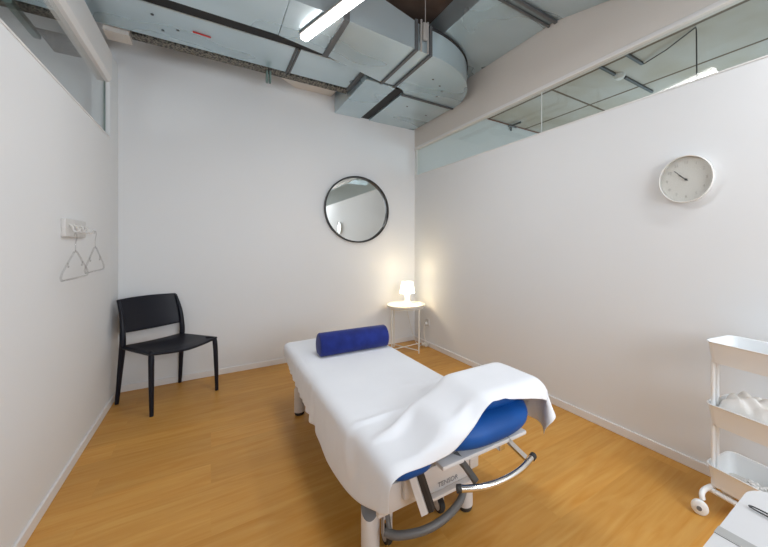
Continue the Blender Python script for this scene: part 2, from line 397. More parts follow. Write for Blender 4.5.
# C: duct above, along the right beam
dC = thing('air_duct', 'shiny galvanised air duct running along the right beam above the elbow', 'air duct', (1.88, 1.6, 2.93))
obj('duct_body', box(new_bm(), (1.57, 1.66, 2.945), (2.197, 3.81, 3.14), .003, 1), M['steel'], dC, smooth=False)
b = new_bm(); loft(b, [[(1.57, 1.64, 2.945), (2.197, 1.64, 2.945), (2.197, 1.64, 3.14), (1.57, 1.64, 3.14)], [(1.45, .2, 2.62), (2.197, .2, 2.62), (2.197, .2, 3.14), (1.45, .2, 3.14)]])
obj('reducer', b, M['steel'], dC, smooth=False)
b = new_bm(); box(b, (1.55, 1.632, 2.925), (2.197, 1.66, 2.943), .002, 1); box(b, (1.55, 1.70, 2.928), (2.197, 1.72, 2.943), .002, 1)
obj('flange', b, M['flange'], dC, smooth=False)
b = new_bm(); box(b, (2.0, 1.11, 2.81), (2.196, 1.14, 2.83), .002, 1); obj('flange', b, M['flange'], dC, smooth=False)

# cable tray behind duct B
t = thing('cable_tray', 'dark perforated cable tray against the back wall under the duct', 'cable tray', (-.5, 3.38, 2.77))
obj('tray', box(box(new_bm(), (-.495, 3.33, 2.785), (1.155, 3.42, 2.84), .002, 1), (XO0, 3.33, 2.785), (-.75, 3.42, 2.84), .002, 1), M['tray_metal'], t, smooth=False)
for x, z0 in ((.43, 2.685), (-2.0, 2.69)):
    b = new_bm(); box(b, (x - .022, 3.345, z0), (x - .004, 3.385, 3.14), .002, 1); box(b, (x + .004, 3.345, z0), (x + .02, 3.385, 3.14), .002, 1)
    obj('bracket', b, M['green_steel'], t, smooth=False)
struct('trim_6', box(new_bm(), (XL, 3.33, 2.765), (-.50, 3.47, 2.80)), M['beam'], smooth=False)
b = new_bm(); prism(b, [(.74, YB), (.50, 3.60), (.50, 3.43), (1.155, 3.43), (1.12, YB)], 2.90, 2.96)
struct('trim_7', b, M['beam'], smooth=False)
# strut seen through the left glass
b = new_bm(); box(b, (-1.06, 3.2, 2.715), (-1.02, 3.64, 2.755), .003, 1)
tag(obj('support_strut', b, M['green_steel'], smooth=False), 'grey green metal strut seen through the left high glass', 'strut')
b = new_bm(); loft(b, [[(-1.0, 3.45, 2.715), (-1.0, 3.81, 2.715), (-1.0, 3.81, 2.84)], [(-.80, 3.45, 2.715), (-.80, 3.81, 2.715), (-.80, 3.81, 2.84)]])
tag(obj('duct_bracket', b, M['tray_metal'], smooth=False), 'dark triangular bracket beside the strut behind the left glass', 'bracket')

# ------------------------------------------------------------------ strip light
P1 = Vector((.542, 2.52, 2.692)); P2 = Vector((.985, 1.037, 2.692))
d = (P2 - P1); ang = math.atan2(d.y, d.x); Ln = d.length; mid = (P1 + P2) / 2
t = thing('strip_light', 'long slim fluorescent strip light hung under the ducts', 'ceiling light', (mid.x, mid.y, mid.z), ang)
obj('housing', box(new_bm(), (-Ln / 2, -.034, .008), (Ln / 2, .034, .024), .006), M['housing'], t, local=True)
obj('diffuser', box(new_bm(), (-Ln / 2 + .004, -.027, -.022), (Ln / 2 - .004, .027, .007), .012, 3), M['tube'], t, local=True)
for s in (-1, 1):
    b = new_bm(); tube(b, [(s * Ln * .46, 0, .024), (s * Ln * .46, 0, .0275 if s < 0 else ZC - 2.692 - .001)], .002 if s > 0 else .004, 6)
    obj('suspension_wire', b, M['white_metal'], t, local=True)
def area(name, loc, size, power, col, rot=(0, 0, 0), parent=None, spread=None):
    l = bpy.data.lights.new(name, 'AREA'); l.shape = 'RECTANGLE'; l.size, l.size_y = size; l.energy = power; l.color = col
    if spread: l.spread = spread
    o = bpy.data.objects.new(name, l); C.objects.link(o); o.location = loc; o.rotation_euler = rot
    return o
WHITE = (.96, .975, 1.0)
area('strip_light_lamp', (mid.x, mid.y, mid.z - .026), (Ln, .05), 14, WHITE, (0, 0, ang))
area('rear_fill', (1.75, -.5, 2.75), (.08, 1.4), 18, WHITE, (0, 0, 0))  # unseen fill light added behind the camera to brighten the walls
area('rear_window_fill', ((WX0 + WX1) / 2, YF - .02, (WZ0 + WZ1) / 2), (1.85, 1.3), 62, (.84, .92, 1.0), (PI / 2, 0, 0))  # cool fill added at the unseen window as daylight from behind
area('left_room_fill', (-2.0, 1.6, 1.6), (1.2, .8), 30, WHITE, (PI, 0, 0))  # upward fill light added to brighten the space behind the left glass
area('right_room_fill', (4.4, .8, 2.2), (1.4, .1), 15, (.86, .95, 1.0), (0, 0, PI / 2))  # fill light added out of view to brighten the right neighbour room
area('right_room_blue_fill', (6.15, 1.6, 1.5), (2.0, 1.6), 58, (.62, .86, 1.0), (0, PI / 2, 0))  # bluish fill light added at the outer wall, no window there

# ------------------------------------------------------------------ things behind the right glass
def bar(x0, x1, y, nm, lab, cat):
    b = new_bm(); box(b, (x0, y - .015, ZC - .03), (x1, y + .015, ZC - .001), .003, 1); return tag(obj(nm, b, M['flange'], smooth=False), lab, cat, 'ceiling rails behind the right glass')
bar(3.22, 3.74, 2.03, 'ceiling_rail', 'dark rail left of the ceiling sensor behind the right glass', 'rail')
bar(3.9, 4.55, 2.0, 'ceiling_rail', 'dark rail right of the ceiling sensor behind the right glass', 'rail')
bar(3.24, 3.76, 1.75, 'ceiling_rail', 'dark rail ending at the thin hanging cable behind the right glass', 'rail')
b = new_bm(); lathe(b, [(0, -.05), (.035, -.05), (.06, -.02), (.06, -.001), (0, -.001)], (3.82, 2.02, ZC), 20)
tag(obj('ceiling_sensor', b, M['white_plastic']), 'small round white ceiling sensor behind the right glass', 'sensor')
b = new_bm(); tube(b, [(3.77, 1.74, ZC - .02), (3.66, 1.48, ZC - .03), (3.535, 1.2, ZC - .008), (3.53, 1.195, ZC - .05), (3.53, 1.19, 2.4)], .006, 6)
tag(obj('hanging_cable', b, M['flange']), 'thin dark cable drooping from the ceiling behind the right glass', 'cable')
for x in (3.27, 3.95):
    b = new_bm(); tube(b, [(x, YB - .22, ZC - .03), (x, YB - .02, ZC - .03), (x, YB - .02, ZC - .10)], .014, 8); tube(b, [(x - .08, YB - .05, ZC - .045), (x + .08, YB - .05, ZC - .045)], .012, 8)
    tag(obj('pipe_clamp', b, M['flange']), 'small dark ceiling clamp behind the right glass, ' + ('nearer the corner frame' if x < 3.5 else 'nearer the glazing seam'), 'clamp', 'ceiling clamps behind the right glass')
b = new_bm(); tube(b, [(2.32, YB - .012, ZC - .014), (5.9, YB - .012, ZC - .014)], .008, 6)
tag(obj('ceiling_pipe', b, mat('copper_brown', (.25, .10, .06), .5)), 'thin reddish pipe along the far wall top behind the right glass', 'pipe')

# ------------------------------------------------------------------ chair
ch = thing('chair', 'black plastic stacking chair with open back in the left corner', 'chair', (-.283, 3.474, 0), math.radians(34))
def chair_parts(root):
    def g(u, v):   # seat surface, u -1..1, v 0 front .. 1 back
        hw = .245 - .035 * v
        x = u * hw
        y = -.225 + .43 * v - .022 * (1 - u * u) * (1 - v)
        z = .452 - .022 * (1 - u * u) * (.35 + .65 * math.sin(PI * min(v + .25, 1))) - .012 * max(0, 1 - v * 6) * (1 - abs(u))
        return Vector((x, y, z))
    nu, nv = 18, 16
    b = new_bm(); G = [[b.verts.new(g(-1 + 2 * i / nu, j / nv)) for i in range(nu + 1)] for j in range(nv + 1)]
    for j in range(nv):
        for i in range(nu): b.faces.new((G[j][i], G[j][i + 1], G[j + 1][i + 1], G[j + 1][i]))
    o = obj('seat', b, M['black'], root, local=True)
    sm = o.modifiers.new('s', 'SOLIDIFY'); sm.thickness = .016; sm.offset = -1
    bv = o.modifiers.new('b', 'BEVEL'); bv.width = .005; bv.segments = 2
    def bp(u, v):  # back panel v 0 bottom .. 1 top
        hw = .212 - .002 * v
        r = 0
        zb = .535 + .012 * u * u; zt = .805 - .006 * u * u
        z = zb + (zt - zb) * v
        y = .215 + .045 * v + .03 * v * v - .038 * u * u + .02
        if v < .16:  pass
        return Vector((u * hw, y, z))
    b = new_bm(); nu, nv = 20, 12
    G = [[b.verts.new(bp(-1 + 2 * i / nu, j / nv)) for i in range(nu + 1)] for j in range(nv + 1)]
    for j in range(nv):
        for i in range(nu): b.faces.new((G[j][i], G[j][i + 1], G[j + 1][i + 1], G[j + 1][i]))
    o = obj('backrest', b, M['black'], root, local=True)
    sm = o.modifiers.new('s', 'SOLIDIFY'); sm.thickness = .016; sm.offset = 0
    bv = o.modifiers.new('b', 'BEVEL'); bv.width = .006; bv.segments = 2
    for s in (-1, 1):
        b = new_bm()
        tube(b, [(s * .238, -.228, 0), (s * .236, -.222, .22), (s * .232, -.214, .40), (s * .226, -.20, .438), (s * .20, -.15, .446)], [.0125, .016, .018, .016, .008], 12, smooth=5)
        obj('leg', b, M['black'], root, local=True)
        b = new_bm()
        tube(b, [(s * .225, .238, 0), (s * .218, .210, .25), (s * .213, .190, .43), (s * .212, .186, .52), (s * .208, .206, .66), (s * .202, .262, .79)], [.0125, .017, .020, .019, .015, .010], 12, smooth=5)
        obj('leg', b, M['black'], root, local=True)
    for s in (-1, 1):
        b = new_bm(); tube(b, [(s * .232, -.205, .437), (s * .222, 0, .436), (s * .212, .19, .437)], .011, 10, smooth=4)
        obj('seat_rail', b, M['black'], root, local=True)
chair_parts(ch)

# ------------------------------------------------------------------ mirror
t = thing('round_mirror', 'large round wall mirror with slim black frame on the back wall', 'mirror', (1.425, YB, 1.645))
R = .385
b = new_bm(); lathe(b, [(R - .022, 0), (R, 0), (R + .002, .044), (R - .002, .048), (R - .012, .048), (R - .015, .01), (R - .022, .008), (R - .022, 0)], (1.425, YB - .001, 1.645), 96, 'Y')
obj('frame', b, M['frame_black'], t)
b = new_bm(); lathe(b, [(0, .009), (R - .014, .009), (R - .014, .0095), (0, .0095)], (1.425, YB - .001, 1.645), 96, 'Y')
obj('mirror_glass', b, M['mirror'], t, smooth=False)

# ------------------------------------------------------------------ clock (right wall)
cy0, cz0 = .786, 1.588
t = thing('wall_clock', 'round white wall clock on the right wall', 'clock', (XR, cy0, cz0))
mx = Matrix.Rotation(-PI / 2, 4, 'Y')      # local +Z -> -X (into the room)
rc = .13
def on_wall(dy, dz, out): return (XR - out, cy0 + dy, cz0 + dz)
def lath_w(b, prof, n=72): lathe(b, prof, (XR - .001, cy0, cz0), n, 'Z', mx)
b = new_bm(); lath_w(b, [(0, 0), (rc - .012, 0), (rc, .02), (rc, .038), (rc - .003, .040), (rc - .006, .038), (rc - .006, .016), (0, .014)]); obj('rim', b, M['clock_rim'], t)
b = new_bm(); lath_w(b, [(0, .0145), (rc - .007, .0145), (rc - .007, .017), (0, .017)]); obj('dial', b, M['clock_face'], t)
b = new_bm(); lath_w(b, [(0, .040), (rc * .6, .0385), (rc - .006, .035), (rc - .006, .034), (rc * .6, .0375), (0, .039)]); obj('cover_glass', b, M['clock_glass'], t)
def hand(name, ang, ln, w, out):
    b = new_bm(); box(b, (-w / 2, -.012, 0), (w / 2, ln, .0012)); o = obj(name, b, M['hand'], t, local=True, smooth=False)
    o.matrix_local = Matrix.Translation((-out, 0, 0)) @ (Matrix.Rotation(ang, 4, 'X') @ Matrix(((0, 0, -1, 0), (-1, 0, 0, 0), (0, 1, 0, 0), (0, 0, 0, 1))))
hand('hour_hand', math.radians(-50), .045, .0045, .021)
hand('minute_hand', -math.radians(46), .078, .003, .023)
b = new_bm(); lath_w(b, [(0, .017), (.006, .017), (.006, .026), (0, .026)], 16); obj('pin', b, M['hand'], t)
def text_obj(name, body, size, m, mtx, parent, ext=.0006):
    cu = bpy.data.curves.new(name, 'FONT'); cu.body = body; cu.size = size; cu.extrude = ext; cu.align_x = 'CENTER'; cu.align_y = 'CENTER'
    tmp = bpy.data.objects.new('tmp', cu); C.objects.link(tmp)
    dg = bpy.context.evaluated_depsgraph_get(); me = bpy.data.meshes.new_from_object(tmp.evaluated_get(dg)); me.name = name
    bpy.data.objects.remove(tmp); bpy.data.curves.remove(cu)
    me.materials.clear(); me.materials.append(m); me.transform(world_of(parent).inverted() @ mtx)
    o = bpy.data.objects.new(name, me); C.objects.link(o); o.parent = parent; return o
for h in range(1, 13):
    a = 2 * PI * h / 12
    # viewed from the room: right is -Y, up is +Z, normal is -X
    px, pz = -math.sin(a) * .094, math.cos(a) * .094
    mt = Matrix(((0, 0, -1, XR - .0195), (-1, 0, 0, cy0 + px), (0, 1, 0, cz0 + pz), (0, 0, 0, 1)))
    text_obj('numeral', str(h), .022, M['numeral'], mt, t)

# ------------------------------------------------------------------ coat rack + hangers on the left wall
t = thing('coat_rack', 'small off-white rectangular coat hook rack on the left wall', 'coat rack', (XL, 2.72, 1.27))
obj('plate', box(new_bm(), (XL, 2.52, 1.268), (XL + .018, 2.86, 1.365), .004), M['plate'], t)
for y in (2.57, 2.655, 2.74, 2.82):
    b = new_bm(); tube(b, [(XL + .016, y, 1.335), (XL + .03, y, 1.325), (XL + .035, y, 1.302), (XL + .05, y, 1.296), (XL + .062, y, 1.315)], .005, 8, smooth=3)
    obj('hook', b, M['plate'], t)
def hanger(loc, rz, label):
    t = thing('clothes_hanger', label, 'clothes hanger', loc, rz, 'hangers on the coat rack')
    b = new_bm()   # plane local XZ, hook at the top (origin at hook contact)
    pts = [(-.20, 0, -.235), (-.215, 0, -.22), (-.20, 0, -.20), (-.09, 0, -.135), (-.03, 0, -.10), (0, 0, -.092), (.03, 0, -.10), (.09, 0, -.135), (.20, 0, -.20), (.215, 0, -.22), (.20, 0, -.235)]
    tube(b, pts + [(.1, 0, -.235), (0, 0, -.235), (-.1, 0, -.235)], .0045, 8, closed=True)
    obj('frame', b, M['hanger'], t, local=True)
    b = new_bm(); tube(b, [(0, 0, -.095), (0, 0, -.05), (.012, 0, -.035), (.022, 0, -.018), (.012, 0, 0), (-.008, 0, .003), (-.02, 0, -.012)], .0025, 8, smooth=4)
    obj('hook', b, M['hanger'], t, local=True)
    for s in (-1, 1): obj('strap_notch', tube(new_bm(), [(s * .115, 0, -.15), (s * .11, 0, -.175), (s * .10, 0, -.168)], .003, 6), M['hanger'], t, local=True)
    return t
hanger((XL + .042, 2.57, 1.285), math.radians(90), 'clear plastic hanger nearer the camera, lower left below the coat rack')
hanger((XL + .066, 2.82, 1.306), math.radians(91), 'clear plastic hanger on the right hook, nearer the corner chair')

# ------------------------------------------------------------------ side table, lamp, outlet, cord
TX, TY = 1.90, 3.50
t = thing('side_table', 'small round white metal tray table in the far right corner', 'side table', (TX, TY, 0))
b = new_bm(); lathe(b, [(0, .513), (.208, .513), (.218, .518), (.222, .538), (.219, .540), (.215, .523), (.206, .519), (0, .519)], (TX, TY, 0), 64)
obj('tabletop', b, M['cream'], t)
angs = [math.radians(a) for a in (-72, 8, 108, 188)]
for a in angs:
    x, y = TX + .2 * math.cos(a), TY + .2 * math.sin(a)
    b = new_bm(); tube(b, [(x, y, 0), (x, y, .512)], .0075, 10); obj('leg', b, M['cream'], t)
for k in (0, 1):
    a, c = angs[k], angs[k + 2]
    b = new_bm(); tube(b, [(TX + .2 * math.cos(a), TY + .2 * math.sin(a), .03 + .013 * k), (TX + .2 * math.cos(c), TY + .2 * math.sin(c), .03 + .013 * k)], .006, 8)
    obj('cross_bar', b, M['cream'], t)
b = new_bm(); tube(b, [(TX + .2 * math.cos(a), TY + .2 * math.sin(a), .5) for a in [2 * PI * i / 40 for i in range(40)]], .005, 8, closed=True)
obj('rim_ring', b, M['cream'], t)
LX, LY = 1.90, 3.47
t = thing('table_lamp', 'small glowing white table lamp on the round corner table', 'lamp', (LX, LY, .5195))
b = new_bm(); lathe(b, [(0, .520), (.055, .520), (.062, .526), (.055, .54), (.032, .575), (.024, .60), (.030, .64), (.035, .665), (.03, .69), (0, .69)], (LX, LY, 0), 32); obj('base', b, M['lamp_base'], t)
b = new_bm(); lathe(b, [(.088, .675), (.062, .80), (.060, .80), (.086, .675), (.088, .675)], (LX, LY, 0), 40); obj('lamp_shade', b, M['shade'], t)
pl = bpy.data.lights.new('table_lamp_bulb', 'POINT'); pl.energy = 6.5; pl.color = (1.0, .80, .50); pl.shadow_soft_size = .06
o = bpy.data.objects.new('table_lamp_bulb', pl); C.objects.link(o); o.location = (LX, LY, .74)
b = new_bm(); lathe(b, [(0, .700), (.022, .705), (.028, .73), (.018, .765), (0, .775)], (LX, LY, 0), 20); obj('bulb', b, mat('bulb', (1, .95, .8), .4, emit=(1, .8, .55), estr=6), t)
t = thing('wall_outlet', 'white wall socket with plug low on the right wall beside the corner table', 'outlet', (XR, 3.50, .25))
obj('plate', box(new_bm(), (XR - .012, 3.46, .25), (XR, 3.54, .33), .003), M['plate'], t)
b = new_bm(); lathe(b, [(0, 0), (.02, 0), (.018, .03), (0, .03)], (XR - .012, 3.50, .275), 16, 'Z', mx); obj('plug', b, M['plate'], t)
b = new_bm()
cord = [(XR - .045, 3.50, .272), (XR - .055, 3.50, .2), (XR - .045, 3.49, .09)]
for k in range(26):
    a = k * .9; r = .035 + .02 * math.sin(k * 2.1)
    cord.append((2.14 + r * math.cos(a), 3.47 + r * math.sin(a) * .9, .008 + .045 * abs(math.sin(k * 1.3))))
cord += [(2.10, 3.58, .01), (2.08, 3.70, .2), (2.02, 3.745, .54), (1.97, 3.62, .545), (1.93, 3.53, .524)]
tube(b, cord, .0035, 6, smooth=3)
tag(obj('lamp_cord', b, M['cream']), 'white lamp cord bundled on the floor below the wall socket', 'cord')

# ------------------------------------------------------------------ treatment table
BX0, BX1, BY0, BY1 = .455, 1.09, 1.00, 2.76
ZT = .49
bed = thing('treatment_table', 'blue padded adjustable treatment table with white frame and legs', 'treatment table', (.77, 1.9, 0))
def pad(name, x0, x1, y0, y1, z0, z1, r, m, rv=.03, parent=bed, rot=None):
    b = new_bm(); w, h = x1 - x0, y1 - y0; cx, cyy = (x0 + x1) / 2, (y0 + y1) / 2
    rings = []
    for k in range(9):
        a = -PI / 2 + PI * k / 8
        ins = rv * (1 - math.cos(a)); z = (z0 + z1) / 2 + ((z1 - z0) / 2) * math.sin(a)
        rings.append(rrect(w - 2 * ins, h - 2 * ins, max(r - ins, .004), z, 8, cx, cyy))
    loft(b, rings)
    return obj(name, b, m, parent, angle=60)
pad('mattress', BX0, BX1, 1.36, BY1, .415, ZT, .10, M['blue'])
pad('armrest_pad', BX0 + .03, .672, .985, 1.355, .428, ZT, .07, M['blue'])
# head cushion: long rounded bolster-like lobe across the near end
def lobe(name, x0, x1, yc, zc, ry, rz, m, dy=0.0, dz=0.0, bow=.02):
    b = new_bm(); n = 20; rings = []
    for i in range(n + 1):
        s = -1 + 2 * i / n; f = max(1 - abs(s) ** 3.2, 0) ** .5 if abs(s) < 1 else 0
        f = max(f, .06); x = (x0 + x1) / 2 + s * (x1 - x0) / 2
        rings.append([(x, yc + dy * s + bow * s * s + ry * f * math.copysign(abs(math.cos(a)) ** .8, math.cos(a)), zc + dz * s + rz * (.45 + .55 * f) * math.copysign(abs(math.sin(a)) ** .85, math.sin(a)) * (f ** .3)) for a in [2 * PI * j / 24 for j in range(24)]])
    loft(b, rings); return obj(name, b, m, bed, angle=70)
lobe('head_cushion', .675, 1.205, 1.115, .492, .165, .066, M['blue'])
lobe('face_cushion', .83, 1.205, 1.16, .575, .145, .055, M['blue'], bow=.0)
# white support plates
obj('head_plate', box(new_bm(), (.69, .995, .408), (1.13, 1.30, .426), .006), M['leg_white'], bed)
obj('deck_frame', box(new_bm(), (.50, 1.40, .375), (1.04, 2.68, .413), .008), M['leg_white'], bed)
# base chassis
b = new_bm(); box(b, (.505, 1.14, .225), (.93, 1.165, .33), .004); box(b, (.515, 1.165, .225), (.565, 2.62, .285), .006); box(b, (.955, 1.165, .225), (1.005, 2.62, .285), .006); box(b, (.52, 2.6, .225), (1.0, 2.64, .285), .006)
obj('chassis', b, M['leg_white'], bed)
obj('control_box', box(new_bm(), (.60, 1.118, .265), (.70, 1.14, .36), .006), M['leg_white'], bed)
obj('rail_lip', box(new_bm(), (.70, 1.110, .215), (.93, 1.14, .228), .003), M['leg_white'], bed)
mt = Matrix(((1, 0, 0, .815), (0, 0, -1, 1.138), (0, 1, 0, .248), (0, 0, 0, 1)))
text_obj('lettering', 'TENSOR', .027, M['text'], mt, bed)
b = new_bm(); box(b, (.56, 1.20, .30), (.95, 1.34, .41), .01); tube(b, [(.52, 1.45, .25), (.49, 1.25, .40)], .014, 8); box(b, (.62, 1.6, .26), (.92, 2.3, .36), .01)
obj('lift_mechanism', b, M['dark'], bed)
# strut with black inset
b = new_bm(); tube(b, [(.605, 1.10, .44), (.66, 1.06, .235)], .018, 4, flat=(1.2, .55), up=(1, 0, 0)); obj('support_arm', b, M['leg_white'], bed, smooth=False)
b = new_bm(); tube(b, [(.628, 1.088, .435), (.680, 1.050, .240)], .016, 4, flat=(.95, .5), up=(1, 0, 0)); obj('arm_inset', b, M['dark'], bed, smooth=False)
# feet
def bed_leg(x, y, r, capdir):
    b = new_bm(); n = 28; top = .205
    def ring(z, rr): return [(x + rr * math.cos(a), y + rr * math.sin(a), z) for a in [2 * PI * j / n for j in range(n)]]
    slant = [(x + r * math.cos(a), y + r * math.sin(a), top - .045 * (math.cos(a) * capdir[0] + math.sin(a) * capdir[1])) for a in [2 * PI * j / n for j in range(n)]]
    loft(b, [ring(.022, r), ring(.1, r), slant]); lg = obj('leg', b, M['leg_white'], bed)
    b = new_bm(); s2 = [(p[0], p[1], p[2] + .001) for p in slant]
    s3 = [(x + (p[0] - x) * .9, y + (p[1] - y) * .9, p[2] + .006) for p in slant]
    s4 = [(x + (p[0] - x) * .5, y + (p[1] - y) * .5, top + (p[2] - top) * .5 + .009) for p in slant]
    loft(b, [s2, s3, s4], cap0=False); c = obj('leg_cap', b, M['grey_plastic'], lg, angle=70)
    b = new_bm(); loft(b, [ring(0, r * .82), ring(.006, r * .9), ring(.021, r * .9)]); obj('foot', b, M['rubber'], lg)
bed_leg(.522, 1.255, .036, (-.45, -.9)); bed_leg(.985, 1.235, .033, (.45, -.9)); bed_leg(.535, 2.60, .036, (-.45, .9)); bed_leg(1.0, 2.60, .036, (.45, .9))
# foot control bar (curved)
b = new_bm(); tube(b, [(.56, 1.20, .115), (.60, 1.165, .105), (.70, 1.135, .10), (.80, 1.135, .105), (.90, 1.165, .115), (.965, 1.21, .15)], .0165, 12, smooth=6); obj('foot_bar', b, M['foot_bar'], bed)
for x, z in ((.575, .11), (.93, .13)): obj('foot_bar_link', tube(new_bm(), [(x, 1.19, z), (x, 1.24, .23)], .010, 8), M['foot_bar'], bed)
for x, y in ((.60, 1.27), (.87, 1.285), (.60, 2.52), (.92, 2.52)):
    b = new_bm(); lathe(b, [(0, -.012), (.032, -.012), (.036, -.006), (.036, .006), (.032, .012), (0, .012)], (x, y, .036), 24, 'X'); w = obj('caster', b, M['rubber'], bed)
    b = new_bm(); lathe(b, [(0, -.0145), (.021, -.0145), (.021, .0145), (0, .0145)], (x, y, .036), 20, 'X'); obj('caster_disc', b, M['leg_white'], w)
    b = new_bm(); box(b, (x - .02, y - .01, .04), (x - .0155, y + .014, .12)); box(b, (x + .0155, y - .01, .04), (x + .02, y + .014, .12)); box(b, (x - .02, y - .012, .11), (x + .02, y + .016, .135)); tube(b, [(x, y, .13), (x, y, .23)], .011, 8)
    obj('caster_fork', b, M['leg_white'] if y < 2 else M['dark'], w, smooth=False)
# chrome towel / hand bar
b = new_bm(); tube(b, [(.725, .952, .362), (.80, .922, .355), (.89, .905, .353), (.99, .905, .357), (1.085, .925, .365)], .0125, 14, smooth=6); hb = obj('hand_bar', b, M['chrome'], bed)
for p, q in (((.735, .948, .3615), (.721, .954, .3623)), ((1.075, .922, .364), (1.092, .927, .366))):
    b = new_bm(); tube(b, [p, q], .0145, 14); obj('end_cap', b, M['rubber'], hb)
b = new_bm(); tube(b, [(1.02, 1.03, .425), (1.03, .98, .40), (1.045, .925, .372)], .012, 4, flat=(1.3, .5)); box(b, (.985, 1.01, .375), (1.015, 1.05, .425), .004); obj('bar_bracket', b, M['chrome'], bed)
b = new_bm(); tube(b, [(.775, 1.04, .425), (.79, .99, .395), (.80, .94, .362)], .014, 4, flat=(1.3, .5)); obj('bar_bracket', b, M['foot_bar'], bed)
# cross bar under the deck at the far end
b = new_bm(); tube(b, [(.58, 1.3, .24), (.78, 1.75, .40)], .02, 6); tube(b, [(.95, 1.3, .24), (.78, 1.75, .40)], .02, 6); obj('scissor_link', b, M['leg_white'], bed)

# ------------------------------------------------------------------ the sheet: small cloth solve
def make_sheet():
    nu, nv = 50, 84
    a_, b_ = np.meshgrid(np.linspace(0, 1, nu), np.linspace(0, 1, nv), indexing='ij')
    ip = lambda t_, key: np.interp(t_, [p[0] for p in SH[key]], [p[1] for p in SH[key]])
    X = ip(b_, 'left') * (1 - a_) + ip(b_, 'right') * a_
    Y = ip(a_, 'near') * (1 - b_) + ip(a_, 'far') * b_
    F = np.stack([X, Y, 0 * X], -1)
    rs = np.random.RandomState(3)
    Z = np.full_like(X, .72) + .004 * rs.rand(nu, nv)
    # a few gathers pushed in by hand: gentle ripples across the near half
    Z += .03 * np.sin((X - Y) * 32 + 2 * X) * np.clip((1.7 - Y) / .4, 0, 1) * np.clip((.9 - X) / .2, 0, 1)
    P = np.stack([X, Y, Z], -1); Q = P.copy()
    cons = []
    def add(di, dj, L, k):
        A = [slice(None), slice(None)]; 
        for par in range(2):
            cons.append((di, dj, L, k, par))
    def colour(di, dj):
        # index sets of edges (i,j)-(i+di,j+dj) split so none share a vertex
        I, J = np.meshgrid(np.arange(nu), np.arange(nv), indexing='ij')
        ok = (I + di < nu) & (J + dj < nv) & (J + dj >= 0)
        key = (I // max(di, 1)) % 2 if di else (J // max(dj, 1)) % 2
        out = []
        for p in range(2):
            m_ = ok & (key == p); out.append((I[m_], J[m_], I[m_] + di, J[m_] + dj))
        return out
    sets = []
    for di, dj, L, k in ((1, 0, 0, 1), (0, 1, 0, 1), (1, 1, 0, .3), (1, -1, 0, .3), (2, 0, 0, SH['bend']), (0, 2, 0, SH['bend'])):
        for s in colour(di, dj): sets.append((s, np.linalg.norm(F[s[0], s[1]] - F[s[2], s[3]], axis=-1), k))
    wx = np.clip((.86 - X) / .2, 0, 1) * np.clip((1.75 - Y) / .4, 0, 1)
    drape = np.clip((.47 - X) / .05, 0, 1)
    EX = 1 + SH['ex'] * wx + SH['dr'] * drape
    sets = [(s, (L * .5 * (EX[s[0], s[1]] + EX[s[2], s[3]]))[:, None], k) for s, L, k in sets]
    def sd_box(P, c, h, r):
        q = np.abs(P - c) - (h - r)
        return np.linalg.norm(np.maximum(q, 0), axis=-1) + np.minimum(q.max(-1), 0) - r
    def field(P):
        d = sd_box(P, np.array([(BX0 + BX1) / 2, (1.30 + BY1) / 2, ZT - .06]), np.array([(BX1 - BX0) / 2, (BY1 - 1.30) / 2, .06]), .03)
        d = np.minimum(d, sd_box(P, np.array([.575, 1.17, ZT - .03]), np.array([.105, .2, .032]), .03))
        d = np.minimum(d, sd_box(P, np.array([.94, 1.115, .50]), np.array([.265, .15, .068]), .055))
        d = np.minimum(d, sd_box(P, np.array([1.045, 1.13, .55]), np.array([.20, .165, .08]), .06))
        d = np.minimum(d, sd_box(P, np.array([.522, 1.255, .11]), np.array([.036, .036, .12]), .03))
        d = np.minimum(d, sd_box(P, np.array([.72, 1.25, .27]), np.array([.215, .115, .06]), .01))
        # soft ramp from the raised head end down to the couch
        n = np.array([0, .24, 1.0]); n /= np.linalg.norm(n)
        box_ = sd_box(P, np.array([1.0, 1.38, .53]), np.array([.12, .12, .10]), .02)
        n = np.array([-.05, .45, 1.0]); n /= np.linalg.norm(n)
        ramp = np.maximum((P - np.array([.95, 1.33, .555])) @ n, box_)
        return np.minimum(d, ramp)
    eps = .004; th_ = .006
    nstep = 260
    for step in range(nstep):
        vel = (P - Q) * .97; Q = P.copy()
        P = P + vel; P[..., 2] -= 9.8 * (1 / 90.) ** 2
        for it in range(14):
            for (i0, j0, i1, j1), L, k in sets:
                d = P[i1, j1] - P[i0, j0]; l = np.linalg.norm(d, axis=-1, keepdims=True)
                c = d * (.5 * k * (l - L) / (l + 1e-9)); P[i0, j0] += c; P[i1, j1] -= c
            if it % 3 == 2 or it == 13:
                D = field(P); m_ = D < th_
                if m_.any():
                    p = P[m_]; d0 = D[m_]
                    g = np.stack([field(p + np.eye(3)[a] * eps) - d0 for a in range(3)], -1); g /= np.linalg.norm(g, axis=-1, keepdims=True) + 1e-9
                    P[m_] = p + g * (th_ - d0)[:, None]
                    # friction
                    Q[m_] = Q[m_] * .45 + P[m_] * .55
                P[..., 2] = np.maximum(P[..., 2], .01)
    b = new_bm(); vs = [[b.verts.new(P[i, j]) for j in range(nv)] for i in range(nu)]
    for i in range(nu - 1):
        for j in range(nv - 1): b.faces.new((vs[i][j], vs[i + 1][j], vs[i + 1][j + 1], vs[i][j + 1]))
    o = obj('bed_sheet', b, M['sheet'], angle=180)
    so = o.modifiers.new('thick', 'SOLIDIFY'); so.thickness = .003; so.offset = 1
    ss = o.modifiers.new('sub', 'SUBSURF'); ss.levels = 1; ss.render_levels = 1
    return o
